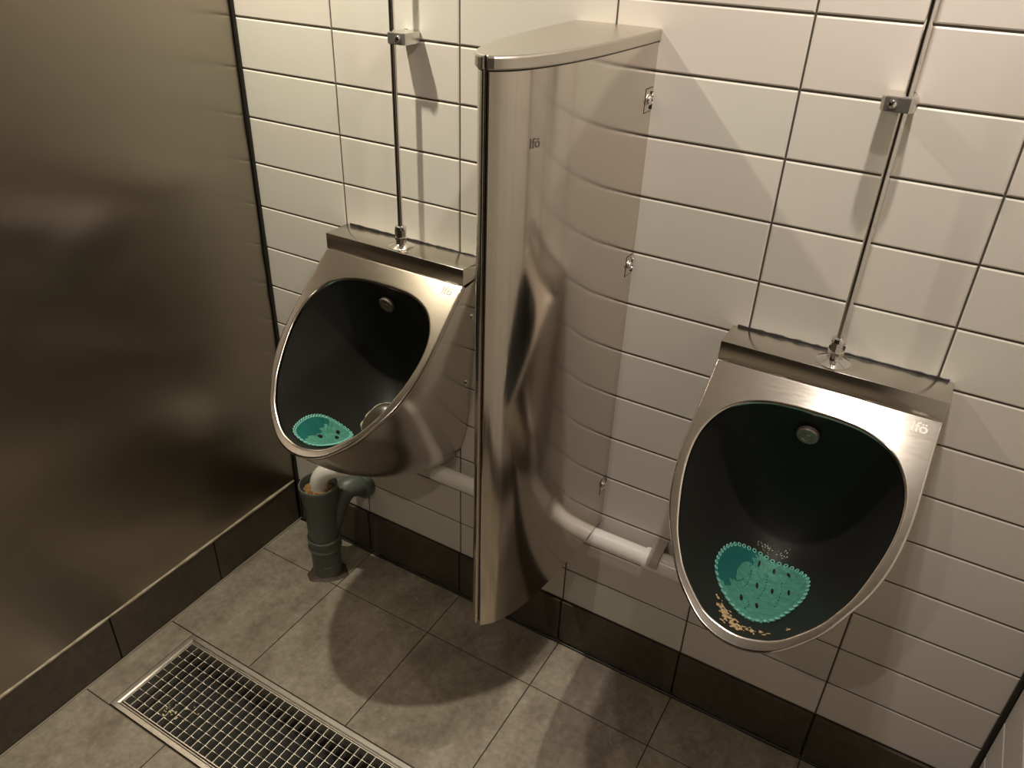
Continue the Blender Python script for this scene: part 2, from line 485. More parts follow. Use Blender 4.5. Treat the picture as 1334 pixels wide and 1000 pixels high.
def text_mesh(body, size, depth, bold=0.022):
    cu = bpy.data.curves.new('maker_mark', 'FONT')
    cu.body = body; cu.size = size; cu.extrude = depth; cu.align_x = 'LEFT'; cu.offset = size * bold
    cu.resolution_u = 3
    o = bpy.data.objects.new('maker_mark', cu); COL.objects.link(o)
    dg = bpy.context.evaluated_depsgraph_get(); dg.update()
    me = bpy.data.meshes.new_from_object(o.evaluated_get(dg))
    bpy.data.objects.remove(o); bpy.data.curves.remove(cu)
    me.name = 'maker_mark'; me.materials.clear()
    return me

def build_urinal(label):
    t = thing('urinal', label, 'urinal', (0, 0, 0), 'wall hung steel urinals')
    # sloping face with its rolled lips
    rings = [ring(lambda a: face_pt(*rim(a, -0.002), 0.013)), ring(lambda a: face_pt(*rim(a, 0.0), 0.0105)),
             ring(lambda a: face_pt(*rim(a, 0.0), 0.003)), ring(lambda a: face_pt(*rim(a, -0.0008), 0.0008)),
             ring(lambda a: face_pt(*rim(a, -0.0030), 0.0)), ring(lambda a: face_pt(*rim(a, -0.0042), 0.0)),
             ring(lambda a: face_pt(*egg(a, 0.0052), 0.0)), ring(lambda a: face_pt(*egg(a, 0.004), 0.0)), ring(lambda a: face_pt(*egg(a, 0.0014), 0.0008)),
             ring(lambda a: face_pt(*egg(a, 0.0), 0.003)), ring(lambda a: face_pt(*egg(a, 0.0), 0.010))]
    v, f = loft(rings)
    link('face_plate', mesh_from('face_plate', v, f, True, 50), M['steel_face'], t)
    # bowl
    rl = []
    for i, r in enumerate([1.0, 0.985, 0.96, 0.92, 0.87, 0.8, 0.72, 0.62, 0.5, 0.38, 0.25, 0.12]):
        rl.append(ring(lambda a: bowl_raw(r * math.sin(a), r * math.cos(a))))
    lip = ring(lambda a: face_pt(*egg(a, 0.0004), 0.004))
    v, f = loft([lip] + rl)
    n = len(ANG); v.append(bowl_raw(0, 1e-6)); c = len(v) - 1; base = len(rl) * n
    f += [(base + k, base + (k + 1) % n, c) for k in range(n)]
    link('bowl', mesh_from('bowl', v, f, True), M['bowl'], t)
    # hull, lofted from the face's edge back to a U-shaped outline on the wall
    U = [(.175, .946), (.169, .86), (.160, .76), (.152, .65), (.143, .56), (.127, .49), (.098, .435), (.055, .397), (0, .385)]
    Up = smooth_path([(x, 0, z) for x, z in U], 10)
    cum = [0.0]
    for a, b in zip(Up, Up[1:]): cum.append(cum[-1] + (b - a).length)
    def upt(tau):
        d = tau * cum[-1]
        for i in range(1, len(cum)):
            if d <= cum[i] + 1e-12:
                return Up[i - 1].lerp(Up[i], (d - cum[i - 1]) / (cum[i] - cum[i - 1]))
        return Up[-1].copy()
    side = HALF[:NA + 1][::-1]                        # corner -> tip
    fp = [face_pt(*rim(a, -0.0025), 0.011) for a in side]
    fc = [0.0]
    for a, b in zip(fp, fp[1:]): fc.append(fc[-1] + (b - a).length)
    tau = [c / fc[-1] for c in fc]
    K = 14; strips = []
    for i in range(K + 1):
        s = i / K; row = []
        for p, w in zip(fp, tau):
            q = upt(w); m_ = (p + q) / 2
            ww = max(0.0, (w - 0.35) / 0.65) ** 1.6
            ctl = m_ + Vector((0.004 * (1 - ww), -0.015 * ww, -0.085 * ww)) + Vector((0.012 * math.sin(PI * w), 0, 0))
            row.append((1 - s) ** 2 * p + 2 * s * (1 - s) * ctl + s * s * q)
        strips.append(row + [Vector((-r.x, r.y, r.z)) for r in row[-2::-1]])
    v, f = loft(strips, False)
    link('hull', mesh_from('hull', v, f, True), M['steel'], t)
    # header box above the face
    link('header_box', box_mesh('header_box', -0.178, 0.178, -0.072, -0.0005, 0.944, 0.980, 0.0022, 2), M['steel'], t)
    # sealant along the wall
    bm = bmesh.new(); path = [Vector((x * 0.0085, 0.0, 0.980)) for x in range(-20, 21)]
    rr = [0.0026 * (1 + random.uniform(-0.35, 0.35)) for _ in path]
    bm_tube(bm, path, lambda q: rr[int(round(q * 40))], 8); from_bm('sealant', bm, M['caulk_black'], t, True)
    # spreader nozzle in the upper bowl
    base = bowl_raw(-0.015, -0.925) + Vector((0, 0.004, 0))
    d = Vector((0.0, -0.93, -0.30)).normalized()
    bm = bmesh.new()
    bm_lathe(bm, [(0.008, 0.0), (0.008, 0.006), (0.0165, 0.008), (0.0185, 0.0095), (0.0185, 0.0155), (0.0170, 0.0175), (0.011, 0.0178), (0.0095, 0.0165), (0.006, 0.0165), (0.0045, 0.0180), (0.0, 0.0180)], 36, frame_to(base, d), cap1=False)
    from_bm('spreader_nozzle', bm, M['steel_dull'], t, True)
    # etched mark
    me = text_mesh('If\u00f6', 0.0235, 0.0002)
    for vert in me.vertices:
        x, y_, z_ = vert.co
        vert.co = face_pt(0.137 + x, 0.0275 - y_, -0.0003 - z_)
    link('maker_mark', me, M['mark_light'], t)
    # fixing screws low on both sides of the hull
    for sgn in (-1, 1):
        for zz, xx in ((0.861, 0.1715), (0.696, 0.159)):
            bm = bmesh.new()
            bm_lathe(bm, [(0.0105, -0.004), (0.0105, 0.0012), (0.0080, 0.0016), (0.0076, 0.0040), (0.005, 0.0066), (0.0, 0.0072)], 20, frame_to((sgn * xx, -0.034, zz), (sgn, 0, 0)), cap1=False)
            from_bm('screw', bm, M['chrome'], t, True)
    return t

URINALS = []
for ux, lab in ((0.181, 'steel urinal between the dark panel and the tall divider, green waste pipe below'),
                (1.060, 'steel urinal right of the tall divider, white pipe running behind it')):
    u = build_urinal(lab); u.location = (ux, 0, 0); URINALS.append(u)

# ------------------------------------------------------------------ flush pipes and clamps
def flush_pipe(x, label):
    t = thing('flush_pipe', label, 'pipe', (x, -0.040, 0.980), 'chrome flush pipes')
    bm = bmesh.new(); bm_lathe(bm, [(0.0055, 0.030), (0.0055, ZC - 0.981)], 20); from_bm('pipe', bm, M['chrome'], t, True)
    bm = bmesh.new(); bm_lathe(bm, [(0.0275, 0.0), (0.0275, 0.001), (0.023, 0.0032), (0.0125, 0.0075), (0.0118, 0.009)], 40); from_bm('escutcheon', bm, M['chrome'], t, True)
    bm = bmesh.new()
    bm_lathe(bm, [(0.0110, 0.006), (0.0110, 0.016)], 24)
    from_bm('threaded_stub', bm, M['chrome'], t, True)
    bm = bmesh.new(); bm_lathe(bm, [(0.0115, 0.0145), (0.0130, 0.0155), (0.0130, 0.0205), (0.0118, 0.0215)], 6); from_bm('lock_nut', bm, M['chrome'], t)
    bm = bmesh.new(); bm_lathe(bm, [(0.0115, 0.0215), (0.0125, 0.0235), (0.0125, 0.0375)], 8); from_bm('compression_nut', bm, M['chrome'], t)
    bm = bmesh.new(); bm_lathe(bm, [(0.0124, 0.0375), (0.0124, 0.0405), (0.0105, 0.0440), (0.0070, 0.0455), (0.0056, 0.0455)], 28); from_bm('collar', bm, M['chrome'], t, True)
    return t
flush_pipe(0.183, 'thin chrome flush pipe rising from the left urinal')
flush_pipe(1.060, 'thin chrome flush pipe rising from the right urinal')

def pipe_clamp(x, mirror, label):
    """strap plate across the pipe, bent back to a post on the wall"""
    t = thing('pipe_clamp', label, 'clamp', (x, 0.0, 1.384), 'chrome pipe clamps')
    s = mirror
    h = 0.0100
    # plan outline of the strap (closed loop around the pipe), extruded in z
    yf = -0.0515
    pl = [(0.013, -0.040), (0.0115, -0.0465), (0.007, yf), (-0.026, yf), (-0.030, -0.0485), (-0.0315, -0.043), (-0.0315, -0.007), (-0.0290, -0.0012), (0.0050, -0.0012), (0.0095, -0.006), (0.0130, -0.034)]
    bm = bmesh.new()
    lo = [bm.verts.new((s * px, py, -h)) for px, py in pl]; hi = [bm.verts.new((s * px, py, h)) for px, py in pl]
    k = len(pl)
    for i in range(k): bm.faces.new((lo[i], lo[(i + 1) % k], hi[(i + 1) % k], hi[i]))
    ca = bm.faces.new(lo[::-1]); cb = bm.faces.new(hi)
    bmesh.ops.bevel(bm, geom=list(ca.edges) + list(cb.edges), offset=0.0012, segments=2, affect='EDGES')
    from_bm('strap', bm, M['clamp_chrome'], t, True, 25)
    bm = bmesh.new(); bm_lathe(bm, [(0.0060, 0.0), (0.0060, 0.0015), (0.0055, 0.0035), (0.0035, 0.0048), (0.0, 0.0052)], 24, frame_to((s * -0.0155, yf, 0), (0, -1, 0)), cap1=False)
    from_bm('screw', bm, M['chrome'], t, True)
    bm = bmesh.new(); bm_lathe(bm, [(0.0115, 0.0), (0.0115, 0.003), (0.0075, 0.005), (0.0075, 0.034)], 24, frame_to((s * 0.0015, 0.0, 0), (0, -1, 0)))
    from_bm('wall_post', bm, M['chrome'], t, True)
    return t
pipe_clamp(0.188, -1, 'small chrome clamp holding the flush pipe left of the divider')
pipe_clamp(1.060, 1, 'small chrome clamp holding the flush pipe right of the divider')

# ------------------------------------------------------------------ steel divider
DX, DZ0, DZ1, DZT = 0.609, 0.437, 1.425, 1.4405
HW = [(0.0, .0725), (-.06, .0715), (-.12, .0695), (-.18, .0665), (-.225, .0625), (-.265, .0575), (-.30, .0515), (-.33, .0445), (-.355, .0365), (-.375, .0270), (-.388, .0175), (-.396, .0090)]
def outline(grow=0.0, fold=True):
    pts = smooth_path([(w + grow * min(1, 1.0), y - grow * max(0, (-y - .2) / .2), 0) for y, w in HW], 5)
    out = [(p.x, p.y) for p in pts]
    fy = -.399 - grow
    out += [(0.0055, fy), (0.0030, fy + 0.0006), (0.0014, fy + 0.0030), (0.0010, fy + 0.0075)]
    return out
div = thing('urinal_divider', 'tall curved steel privacy divider between the two urinals', 'divider', (DX, 0, 0))
def shell(sgn):
    o = outline(); inner = []
    for i, (x, y) in enumerate(o):
        a = o[max(0, i - 1)]; b = o[min(len(o) - 1, i + 1)]
        dx, dy = b[0] - a[0], b[1] - a[1]; l = math.hypot(dx, dy)
        inner.append((max(0.0007, x + dy / l * 0.0012), y - dx / l * 0.0012) if i < len(o) - 4 else (x + 0.0, y + 0.0012))
    bm = bmesh.new(); R = []
    for pts, z in ((o, DZ0), (o, DZ1), (inner, DZ1), (inner, DZ0)):
        R.append([bm.verts.new((sgn * x, y, z)) for x, y in pts])
    for a, b in ((0, 1), (1, 2), (2, 3), (3, 0)):
        for k in range(len(o) - 1): bm.faces.new((R[a][k], R[a][k + 1], R[b][k + 1], R[b][k]))
    for k in (0, -1): bm.faces.new([R[i][k] for i in range(4)])
    return from_bm('side_shell', bm, M['steel_shell'], div, True, 40)
shell(1); shell(-1)
# seam strip between the two shells
bm = bmesh.new(); bm_box(bm, -0.0009, 0.0009, -0.3925, -0.386, DZ0 + 0.002, DZ1); from_bm('seam_strip', bm, M['caulk_black'], div)
# cap
g = outline(0.003)
full = [(x, y) for x, y in g] + [(-x, y) for x, y in g[::-1]]
bm = bmesh.new()
rows_ = []
for ins, z in ((0.0006, DZ1 - 0.001), (0, DZ1 + 0.0005), (0, DZT - 0.003), (0.0008, DZT - 0.0008), (0.0024, DZT), (0.006, DZT)):
    row = []
    for x, y in full:
        sx_ = math.copysign(max(0.0003, abs(x) - ins), x); row.append(bm.verts.new((sx_, min(-0.0004, y + (ins if y < -.3 else 0)), z)))
    rows_.append(row)
k = len(full)
for a, b in zip(rows_, rows_[1:]):
    for i in range(k): bm.faces.new((a[i], a[(i + 1) % k], b[(i + 1) % k], b[i]))
bm.faces.new(rows_[-1]); bm.faces.new(rows_[0][::-1])
from_bm('cap', bm, M['steel_soft'], div, True, 14)
# black strip standing in for the shadow under the cap's lip
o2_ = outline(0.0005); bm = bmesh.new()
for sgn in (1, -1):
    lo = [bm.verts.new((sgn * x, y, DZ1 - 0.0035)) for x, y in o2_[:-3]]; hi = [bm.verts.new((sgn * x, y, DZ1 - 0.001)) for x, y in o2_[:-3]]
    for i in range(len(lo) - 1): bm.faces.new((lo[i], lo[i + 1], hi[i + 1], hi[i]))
from_bm('cap_shade_strip', bm, M['caulk_black'], div)
# fixing clips with screws near the wall
def div_x(y):
    pts = outline()
    for (x0, y0), (x1, y1) in zip(pts, pts[1:]):
        if y1 <= y <= y0: return x0 + (x1 - x0) * (y - y0) / (y1 - y0)
    return pts[0][0]
for sgn in (1, -1):
    for zc in (1.336, 1.050, 0.546):
        x = div_x(-0.015)
        bm = bmesh.new()
        x0, x1 = sorted((sgn * (x - 0.0006), sgn * (x + 0.0006)))
        bm_box(bm, x0, x1, -0.031, -0.0045, zc - 0.018, zc + 0.018, 0.0003, 1)
        cl = from_bm('fixing_clip', bm, M['steel_shell'], div)
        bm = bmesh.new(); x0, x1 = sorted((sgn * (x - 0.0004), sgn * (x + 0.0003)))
        bm_box(bm, x0, x1, -0.032, -0.0035, zc - 0.0192, zc + 0.0192); from_bm('clip_shade_border', bm, M['hole'], cl)  # black border imitating the shaded edge of a recess round the clip
        bm = bmesh.new(); bm_lathe(bm, [(0.0105, 0.0), (0.0105, 0.0008), (0.0080, 0.0012), (0.0076, 0.0036), (0.0052, 0.0062), (0.0034, 0.0066), (0.0028, 0.0050), (0.0, 0.0050)], 24, frame_to((sgn * (x + 0.0005), -0.0195, zc), (sgn, 0, 0)), cap1=False)
        from_bm('screw', bm, M['chrome'], cl, True)
        bm = bmesh.new(); x0, x1 = sorted((sgn * (x + 0.0004), sgn * (x + 0.0034)))
        bm_box(bm, x0, x1, -0.0068, -0.0050, zc - 0.016, zc + 0.012); from_bm('clip_edge', bm, M['chrome'], cl)
# etched mark wrapped on the right-hand shell
me = text_mesh('If\u00f6', 0.0190, 0.00015, 0.01)
o = outline()
def on_shell(arc, lift):
    d = 0.0
    for a, b in zip(o, o[1:]):
        l = math.hypot(b[0] - a[0], b[1] - a[1])
        if d + l >= arc:
            f_ = (arc - d) / l; nx, ny = -(b[1] - a[1]) / l, (b[0] - a[0]) / l
            return a[0] + (b[0] - a[0]) * f_ + nx * lift, a[1] + (b[1] - a[1]) * f_ + ny * lift
        d += l
    return o[-1]
ARC = 0.352
for vert in me.vertices:
    x, y_, z_ = vert.co
    X, Y = on_shell(ARC - x, 0.0003 + z_)
    vert.co = (X, Y, 1.322 + y_)
link('maker_mark', me, M['mark_dark'], div)

# ------------------------------------------------------------------ white waste pipe along the wall
wp = thing('waste_pipe', 'white plastic waste pipe running along the wall behind the urinals', 'pipe', (0.6, -0.035, 0.412))
def local_tube(name, mat, parent, path, r, n=24):
    bm = bmesh.new(); off = parent.location
    bm_tube(bm, [Vector(p) - off for p in path], r, n)
    return from_bm(name, bm, mat, parent, True, 40)
local_tube('pipe', M['plastic_white'], wp, [(0.252, -0.035, 0.412), (0.55, -0.035, 0.412), (0.82, -0.035, 0.412)], 0.0205)
local_tube('socket', M['plastic_white'], wp, [(0.803, -0.035, 0.412), (0.812, -0.035, 0.412), (0.90, -0.035, 0.412), (0.975, -0.035, 0.412)], 0.0245)
pc = thing('pipe_clip', 'pale grey plastic clip over the white waste pipe left of the right urinal', 'clip', (0.826, 0, 0.412))
bm = bmesh.new()
arc = []
for i in range(13):
    a = math.radians(12 + i * 6.8)          # from lower front over the top
    arc.append((-0.035 - 0.0285 * math.cos(a), 0.0285 * math.sin(a)))
arc.append((-0.006, 0.031)); arc.append((0.0, 0.031))
inn = [(y + 0.0, z) for y, z in arc]
A, B = [], []
for i, (y, z) in enumerate(arc):
    p = arc[max(0, i - 1)]; q = arc[min(len(arc) - 1, i + 1)]; l = math.hypot(q[0] - p[0], q[1] - p[1])
    ny, nz = -(q[1] - p[1]) / l, (q[0] - p[0]) / l
    A.append((y, z)); B.append((y + ny * 0.003, z + nz * 0.003))
R = [[bm.verts.new((xx, y, z)) for y, z in L] for xx, L in ((-0.012, A), (0.012, A), (0.012, B), (-0.012, B))]
for a, b in ((0, 1), (1, 2), (2, 3), (3, 0)):
    for k in range(len(A) - 1): bm.faces.new((R[a][k], R[a][k + 1], R[b][k + 1], R[b][k]))
for k in (0, -1): bm.faces.new([R[i][k] for i in range(4)])
from_bm('clip_band', bm, M['plastic_grey'], pc, True, 30)
bm = bmesh.new(); bm_box(bm, -0.011, 0.011, -0.004, 0.0, -0.034, 0.034, 0.001, 1); from_bm('back_plate', bm, M['plastic_grey'], pc)
for xx in (-0.008, 0.008):
    bm = bmesh.new(); bm_box(bm, xx - 0.002, xx + 0.002, -0.026, -0.003, -0.0335, -0.029, 0.0005, 1); from_bm('lower_finger', bm, M['plastic_grey'], pc)

# white bend from the left urinal into the floor pipe
wb = thing('waste_bend', 'white plastic bend dropping from the left urinal into the green pipe', 'pipe', (-0.050, -0.128, 0.27))
path = [(-0.050, -0.128, 0.262), (-0.050, -0.128, 0.298)]
for i in range(1, 9):
    a = math.radians(i * 72 / 8); rr = 0.066
    h = rr * (1 - math.cos(a))
    path.append((-0.050 + h * 0.94, -0.128 + h * 0.34, 0.298 + rr * math.sin(a)))
path.append((0.09, -0.078, 0.392))
local_tube('pipe', M['plastic_white'], wb, path, 0.0230)

# green floor pipe with side branch
gp = thing('floor_waste_pipe', 'dark green plastic pipe standing on the floor below the left urinal', 'pipe', (-0.053, -0.128, 0.0))
bm = bmesh.new()
bm_lathe(bm, [(0.039, -0.02), (0.039, 0.100)], 40); from_bm('lower_pipe', bm, M['plastic_green'], gp, True)
bm = bmesh.new()
bm_lathe(bm, [(0.0400, 0.092), (0.0445, 0.093), (0.0455, 0.096), (0.0445, 0.099), (0.0425, 0.101), (0.0425, 0.112), (0.0430, 0.122), (0.0450, 0.124), (0.0455, 0.127), (0.0450, 0.130), (0.0425, 0.132)], 40, cap0=False, cap1=False); from_bm('collar', bm, M['plastic_green'], gp, True, 60)
bm = bmesh.new()
bm_lathe(bm, [(0.0405, 0.128), (0.0410, 0.235), (0.0420, 0.240), (0.0455, 0.252), (0.0462, 0.268), (0.0482, 0.272), (0.0482, 0.292), (0.0500, 0.296), (0.0505, 0.302), (0.0490, 0.306), (0.0465, 0.306), (0.0450, 0.300), (0.0440, 0.270)], 44, cap0=False, cap1=False)
from_bm('socket', bm, M['plastic_green'], gp, True, 60)
bm = bmesh.new(); bm_lathe(bm, [(0.0445, 0.268), (0.0445, 0.2875)], 32); from_bm('inner_seal', bm, M['hole'], gp)
bm = bmesh.new()
prof = []
n = 36; R0 = []; R1 = []; R2 = []
for k in range(n):
    a = 2 * PI * k / n; rr = 0.034 + random.uniform(-0.004, 0.006)
    R0.append(bm.verts.new((0.024 * math.cos(a) + 0.003, 0.024 * math.sin(a), 0.296)))
    R1.append(bm.verts.new((0.028 * math.cos(a) + 0.003, 0.028 * math.sin(a), 0.295 + random.uniform(0, 0.004))))
    R2.append(bm.verts.new((rr * math.cos(a) + 0.001, rr * math.sin(a), 0.288)))
for a, b in ((R0, R1), (R1, R2)):
    for k in range(n): bm.faces.new((a[k], a[(k + 1) % n], b[(k + 1) % n], b[k]))
from_bm('brown_deposit', bm, M['rust'], gp)
off = Vector((-0.053, -0.128, 0))
br_path = smooth_path([(-0.008, -0.001, 0.243), (-0.013, -0.025, 0.250), (-0.024, -0.048, 0.252), (-0.033, -0.068, 0.236), (-0.040, -0.088, 0.200), (-0.046, -0.110, 0.150), (-0.051, -0.125, 0.105)], 6)
bm = bmesh.new(); bm_tube(bm, [p - off for p in br_path], 0.0300, 28); from_bm('branch_pipe', bm, M['plastic_green'], gp, True, 40)
bm = bmesh.new(); bm_tube(bm, [Vector((-0.008, y, 0.243)) - off for y in (-0.0005, -0.004, -0.022, -0.024)], lambda q: (0.0355, 0.0375, 0.0375, 0.0340)[int(round(q * 3))], 28); from_bm('branch_collar', bm, M['plastic_green'], gp, True, 40)
bm = bmesh.new(); bm_box(bm, -0.010, 0.012, -0.0004, 0.0004, -0.0008, 0.0008)
bmesh.ops.transform(bm, matrix=Matrix.Translation((0.0285, -0.0270, 0.043)) @ Matrix.Rotation(math.radians(46), 4, 'Z'), verts=bm.verts)
from_bm('scratch', bm, M['plastic_grey'], gp)
# ragged mortar around the pipe's foot
bm = bmesh.new(); n = 48; A = []; B = []; Cc = []
for k in range(n):
    a = 2 * PI * k / n; w = 0.052 + 0.007 * math.sin(3 * a + 1) + random.uniform(-0.003, 0.003)
    A.append(bm.verts.new((0.0385 * math.cos(a), 0.0385 * math.sin(a), 0.006 + random.uniform(-0.002, 0.004))))
    B.append(bm.verts.new((0.043 * math.cos(a), 0.043 * math.sin(a), 0.003 + random.uniform(0, 0.002))))
    Cc.append(bm.verts.new((w * math.cos(a), w * math.sin(a), 0.0003)))
for a, b in ((A, B), (B, Cc)):
    for k in range(n): bm.faces.new((a[k], a[(k + 1) % n], b[(k + 1) % n], b[k]))
from_bm('foot_sealant', bm, M['dirt'], gp, True, 80)

# ------------------------------------------------------------------ drain channel and grating
dc = thing('drain_channel', 'long steel drain channel frame set in the floor tiles', 'drain', (GX0, GY0, 0.0))
W_, D_ = GX1 - GX0, GY1 - GY0
fr = 0.0205
def rect_ring(bm, prof, closed=True):
    rows = []
    for ins, z in prof:
        rows.append([bm.verts.new(p) for p in ((ins, ins, z), (W_ - ins, ins, z), (W_ - ins, D_ - ins, z), (ins, D_ - ins, z))])
    for a, b in zip(rows, rows[1:]):
        for k in range(4): bm.faces.new((a[k], a[(k + 1) % 4], b[(k + 1) % 4], b[k]))
    return rows
bm = bmesh.new()
rect_ring(bm, [(0.0012, -0.006), (0.0012, 0.0006), (0.0018, 0.0012), (0.012, 0.0012), (0.0155, -0.0012), (0.0175, -0.0012), (0.0185, -0.003), (0.0185, -0.030), (0.012, -0.031), (0.012, -0.100)])
from_bm('frame', bm, M['steel_soft'], dc)
bm = bmesh.new(); bm_box(bm, 0.0, W_, 0.0, D_, -0.118, -0.100)
from_bm('channel_bed', bm, M['hole'], dc)
gr = thing('floor_grating', 'rectangular mesh grating of thin steel bars lying in the floor drain', 'grating', (GX0 + fr, GY0 + fr, -0.003))
gw, gd = W_ - 2 * fr, D_ - 2 * fr
bm = bmesh.new()
for x0, x1, y0, y1 in ((0, gw, 0, 0.002), (0, gw, gd - 0.002, gd), (0, 0.002, 0.002, gd - 0.002), (gw - 0.002, gw, 0.002, gd - 0.002)):
    bm_box(bm, x0, x1, y0, y1, -0.026, 0.0035)
from_bm('edge_band', bm, M['galvanised'], gr)
PXG = 0.02235
barm = box_mesh('bearing_bar', -0.0009, 0.0009, 0.002, gd - 0.002, -0.013, 0.0025); barm.materials.append(M['galvanised'])
nb_ = int((gw - 0.004) / PXG)
for i in range(1, nb_ + 1):
    o_ = link('bearing_bar', barm, None, gr); o_.location = (i * PXG, 0, 0)
NY = 9
bm = bmesh.new()
x = 0.002
path = []; rad = []
for i in range(nb_ + 1):
    xa = i * PXG
    for dx, r_ in ((0.0, 0.0017), (0.0026, 0.0015), (0.0036, 0.0008), (PXG - 0.0036, 0.0008), (PXG - 0.0026, 0.0015)):
        xx = xa + dx
        if 0.002 < xx < gw - 0.002: path.append((xx, 0, 0)); rad.append(r_)
bm_tube(bm, path, lambda q: rad[min(len(rad) - 1, int(round(q * (len(rad) - 1))))], 6)
bmesh.ops.recalc_face_normals(bm, faces=bm.faces)
rodm = bpy.data.meshes.new('cross_rod'); bm.to_mesh(rodm); bm.free(); rodm.shade_smooth(); rodm.materials.append(M['galvanised'])
for j in range(1, NY):
    o_ = link('cross_rod', rodm, None, gr); o_.location = (0, gd * j / NY, 0.0008)

# ------------------------------------------------------------------ urinal screens, crumbs and scum
def blob(cx, cy, hx, hy, rot, n=44, seed=0, rmax=0.97):
    rnd = random.Random(seed); pts = []
    for k in range(n):
        a = 2 * PI * k / n
        wob = 1 + 0.05 * math.sin(2 * a + seed) + 0.04 * math.sin(3 * a + 2.0)
        x = hx * math.cos(a) * wob; y_ = hy * math.sin(a) * wob
        px = cx + x * math.cos(rot) - y_ * math.sin(rot); py = cy + x * math.sin(rot) + y_ * math.cos(rot)
        r = math.hypot(px, py)
        if r > rmax: px, py = px * rmax / r, py * rmax / r
        pts.append((px, py))
    return pts
def screen(urinal, outl, centre, fold, label, holes, grooves):
    ux = Vector((urinal.location.x, 0, 0))
    t = thing('urinal_screen', label, 'urinal screen', ux + bowl_raw(*centre))
    loc = t.location
    def P(x, y_, lift): return bowl_pt(x, y_, lift) + ux - loc
    n = len(outl); rows = []
    rnd = random.Random(3)
    for fr_, lift in ((1.0, 0.0005), (1.0, 0.0030), (0.97, 0.0042), (0.9, 0.0045), (0.75, 0.006), (0.55, 0.0065), (0.35, 0.006), (0.15, 0.0065)):
        rows.append([P(centre[0] + (x - centre[0]) * fr_, centre[1] + (y_ - centre[1]) * fr_, lift + (rnd.uniform(-0.0012, 0.0012) if fr_ < 0.9 else 0)) for x, y_ in outl])
    v, f = loft(rows); v.append(P(centre[0], centre[1], 0.006)); c = len(v) - 1
    f += [((len(rows) - 1) * n + k, (len(rows) - 1) * n + (k + 1) % n, c) for k in range(n)]
    me = mesh_from('gel_pad', v, f, True)
    pad = link('gel_pad', me, M['pad'], t)
    me.materials.append(M['film'])
    for poly in me.polygons:                       # thin see-through flap: the part not covered by gel
        idx = [i for i in poly.vertices]
        k = idx[0] % n
        ctr = sum((me.vertices[i].co for i in idx), Vector()) / len(idx)
        # locate in bowl coordinates by averaging the source points
        xs_, ys_ = 0, 0
        for i in idx:
            if i == c: xs_ += centre[0]; ys_ += centre[1]; continue
            ri, ki = divmod(i, n); fr_ = (1.0, 1.0, 0.97, 0.9, 0.75, 0.55, 0.35, 0.15)[ri]
            xs_ += centre[0] + (outl[ki][0] - centre[0]) * fr_; ys_ += centre[1] + (outl[ki][1] - centre[1]) * fr_
        if fold(xs_ / len(idx), ys_ / len(idx)): poly.material_index = 1
    # ring beads round the edge
    bm = bmesh.new(); m_ = 46
    peri = [0.0]
    pp_ = [P(x, y_, 0.004) for x, y_ in outl] ; pp_.append(pp_[0])
    for a, b in zip(pp_, pp_[1:]): peri.append(peri[-1] + (b - a).length)
    for q in range(m_):
        d = peri[-1] * q / m_
        for i in range(1, len(peri)):
            if d <= peri[i]: break
        f_ = (d - peri[i - 1]) / max(1e-9, peri[i] - peri[i - 1])
        p = pp_[i - 1].lerp(pp_[i], f_)
        cen = P(centre[0], centre[1], 0.02)
        nrm = (P(outl[i % n][0], outl[i % n][1], 0.01) - P(outl[i % n][0], outl[i % n][1], 0.0)).normalized()
        fm_ = frame_to(p, nrm)
        R_, r_ = 0.0033, 0.0013; g_ = []
        for a in range(9):
            aa = 2 * PI * a / 9
            g_.append([bm.verts.new(fm_ @ Vector(((R_ + r_ * math.cos(2 * PI * b / 5)) * math.cos(aa), (R_ + r_ * math.cos(2 * PI * b / 5)) * math.sin(aa), r_ * math.sin(2 * PI * b / 5)))) for b in range(5)])
        for a in range(9):
            for b in range(5): bm.faces.new((g_[a][b], g_[(a + 1) % 9][b], g_[(a + 1) % 9][(b + 1) % 5], g_[a][(b + 1) % 5]))
    be = from_bm('edge_beads', bm, M['pad_edge'], t, True, 80); be['kind'] = 'stuff'
    for hx, hy, rot in holes:
        bm = bmesh.new(); pts = []
        for k in range(8):
            a = 2 * PI * k / 8; dx, dy = 0.030 * math.cos(a), 0.014 * math.sin(a)
            pts.append(P(hx + dx * math.cos(rot) - dy * math.sin(rot), hy + dx * math.sin(rot) + dy * math.cos(rot), 0.0078))
        vs = [bm.verts.new(p) for p in pts]; bm.faces.new(vs)
        lo = [bm.verts.new(p + (P(0, .3, 0) - P(0, .3, 0.01)).normalized() * 0.004) for p in pts]
        for k in range(8): bm.faces.new((vs[k], vs[(k + 1) % 8], lo[(k + 1) % 8], lo[k]))
        from_bm('slot', bm, M['hole'], t)
    bm = bmesh.new()
    for gx0, gy0, gx1, gy1, cnt in grooves:
        for q in range(cnt):
            w = q / (cnt - 1); p = P(gx0 + (gx1 - gx0) * w + 0.02 * math.sin(3 * w), gy0 + (gy1 - gy0) * w, 0.0075)
            bm_lathe(bm, [(0.0011, -0.001), (0.0011, 0.0006), (0.0006, 0.0012)], 6, Matrix.Translation(p))
    if grooves:
        kn = from_bm('knob_rows', bm, M['film'], t); kn['kind'] = 'stuff'
    return t
R_OUT = [(-0.538, 0.391), (-0.513, 0.283), (-0.438, 0.210), (-0.306, 0.186), (-0.104, 0.178), (0.059, 0.185), (0.268, 0.225), (0.4, 0.28), (0.452, 0.366), (0.432, 0.515), (0.345, 0.649), (0.255, 0.742), (0.158, 0.811), (0.044, 0.833), (-0.086, 0.815), (-0.216, 0.765), (-0.35, 0.700), (-0.464, 0.605), (-0.525, 0.501)]
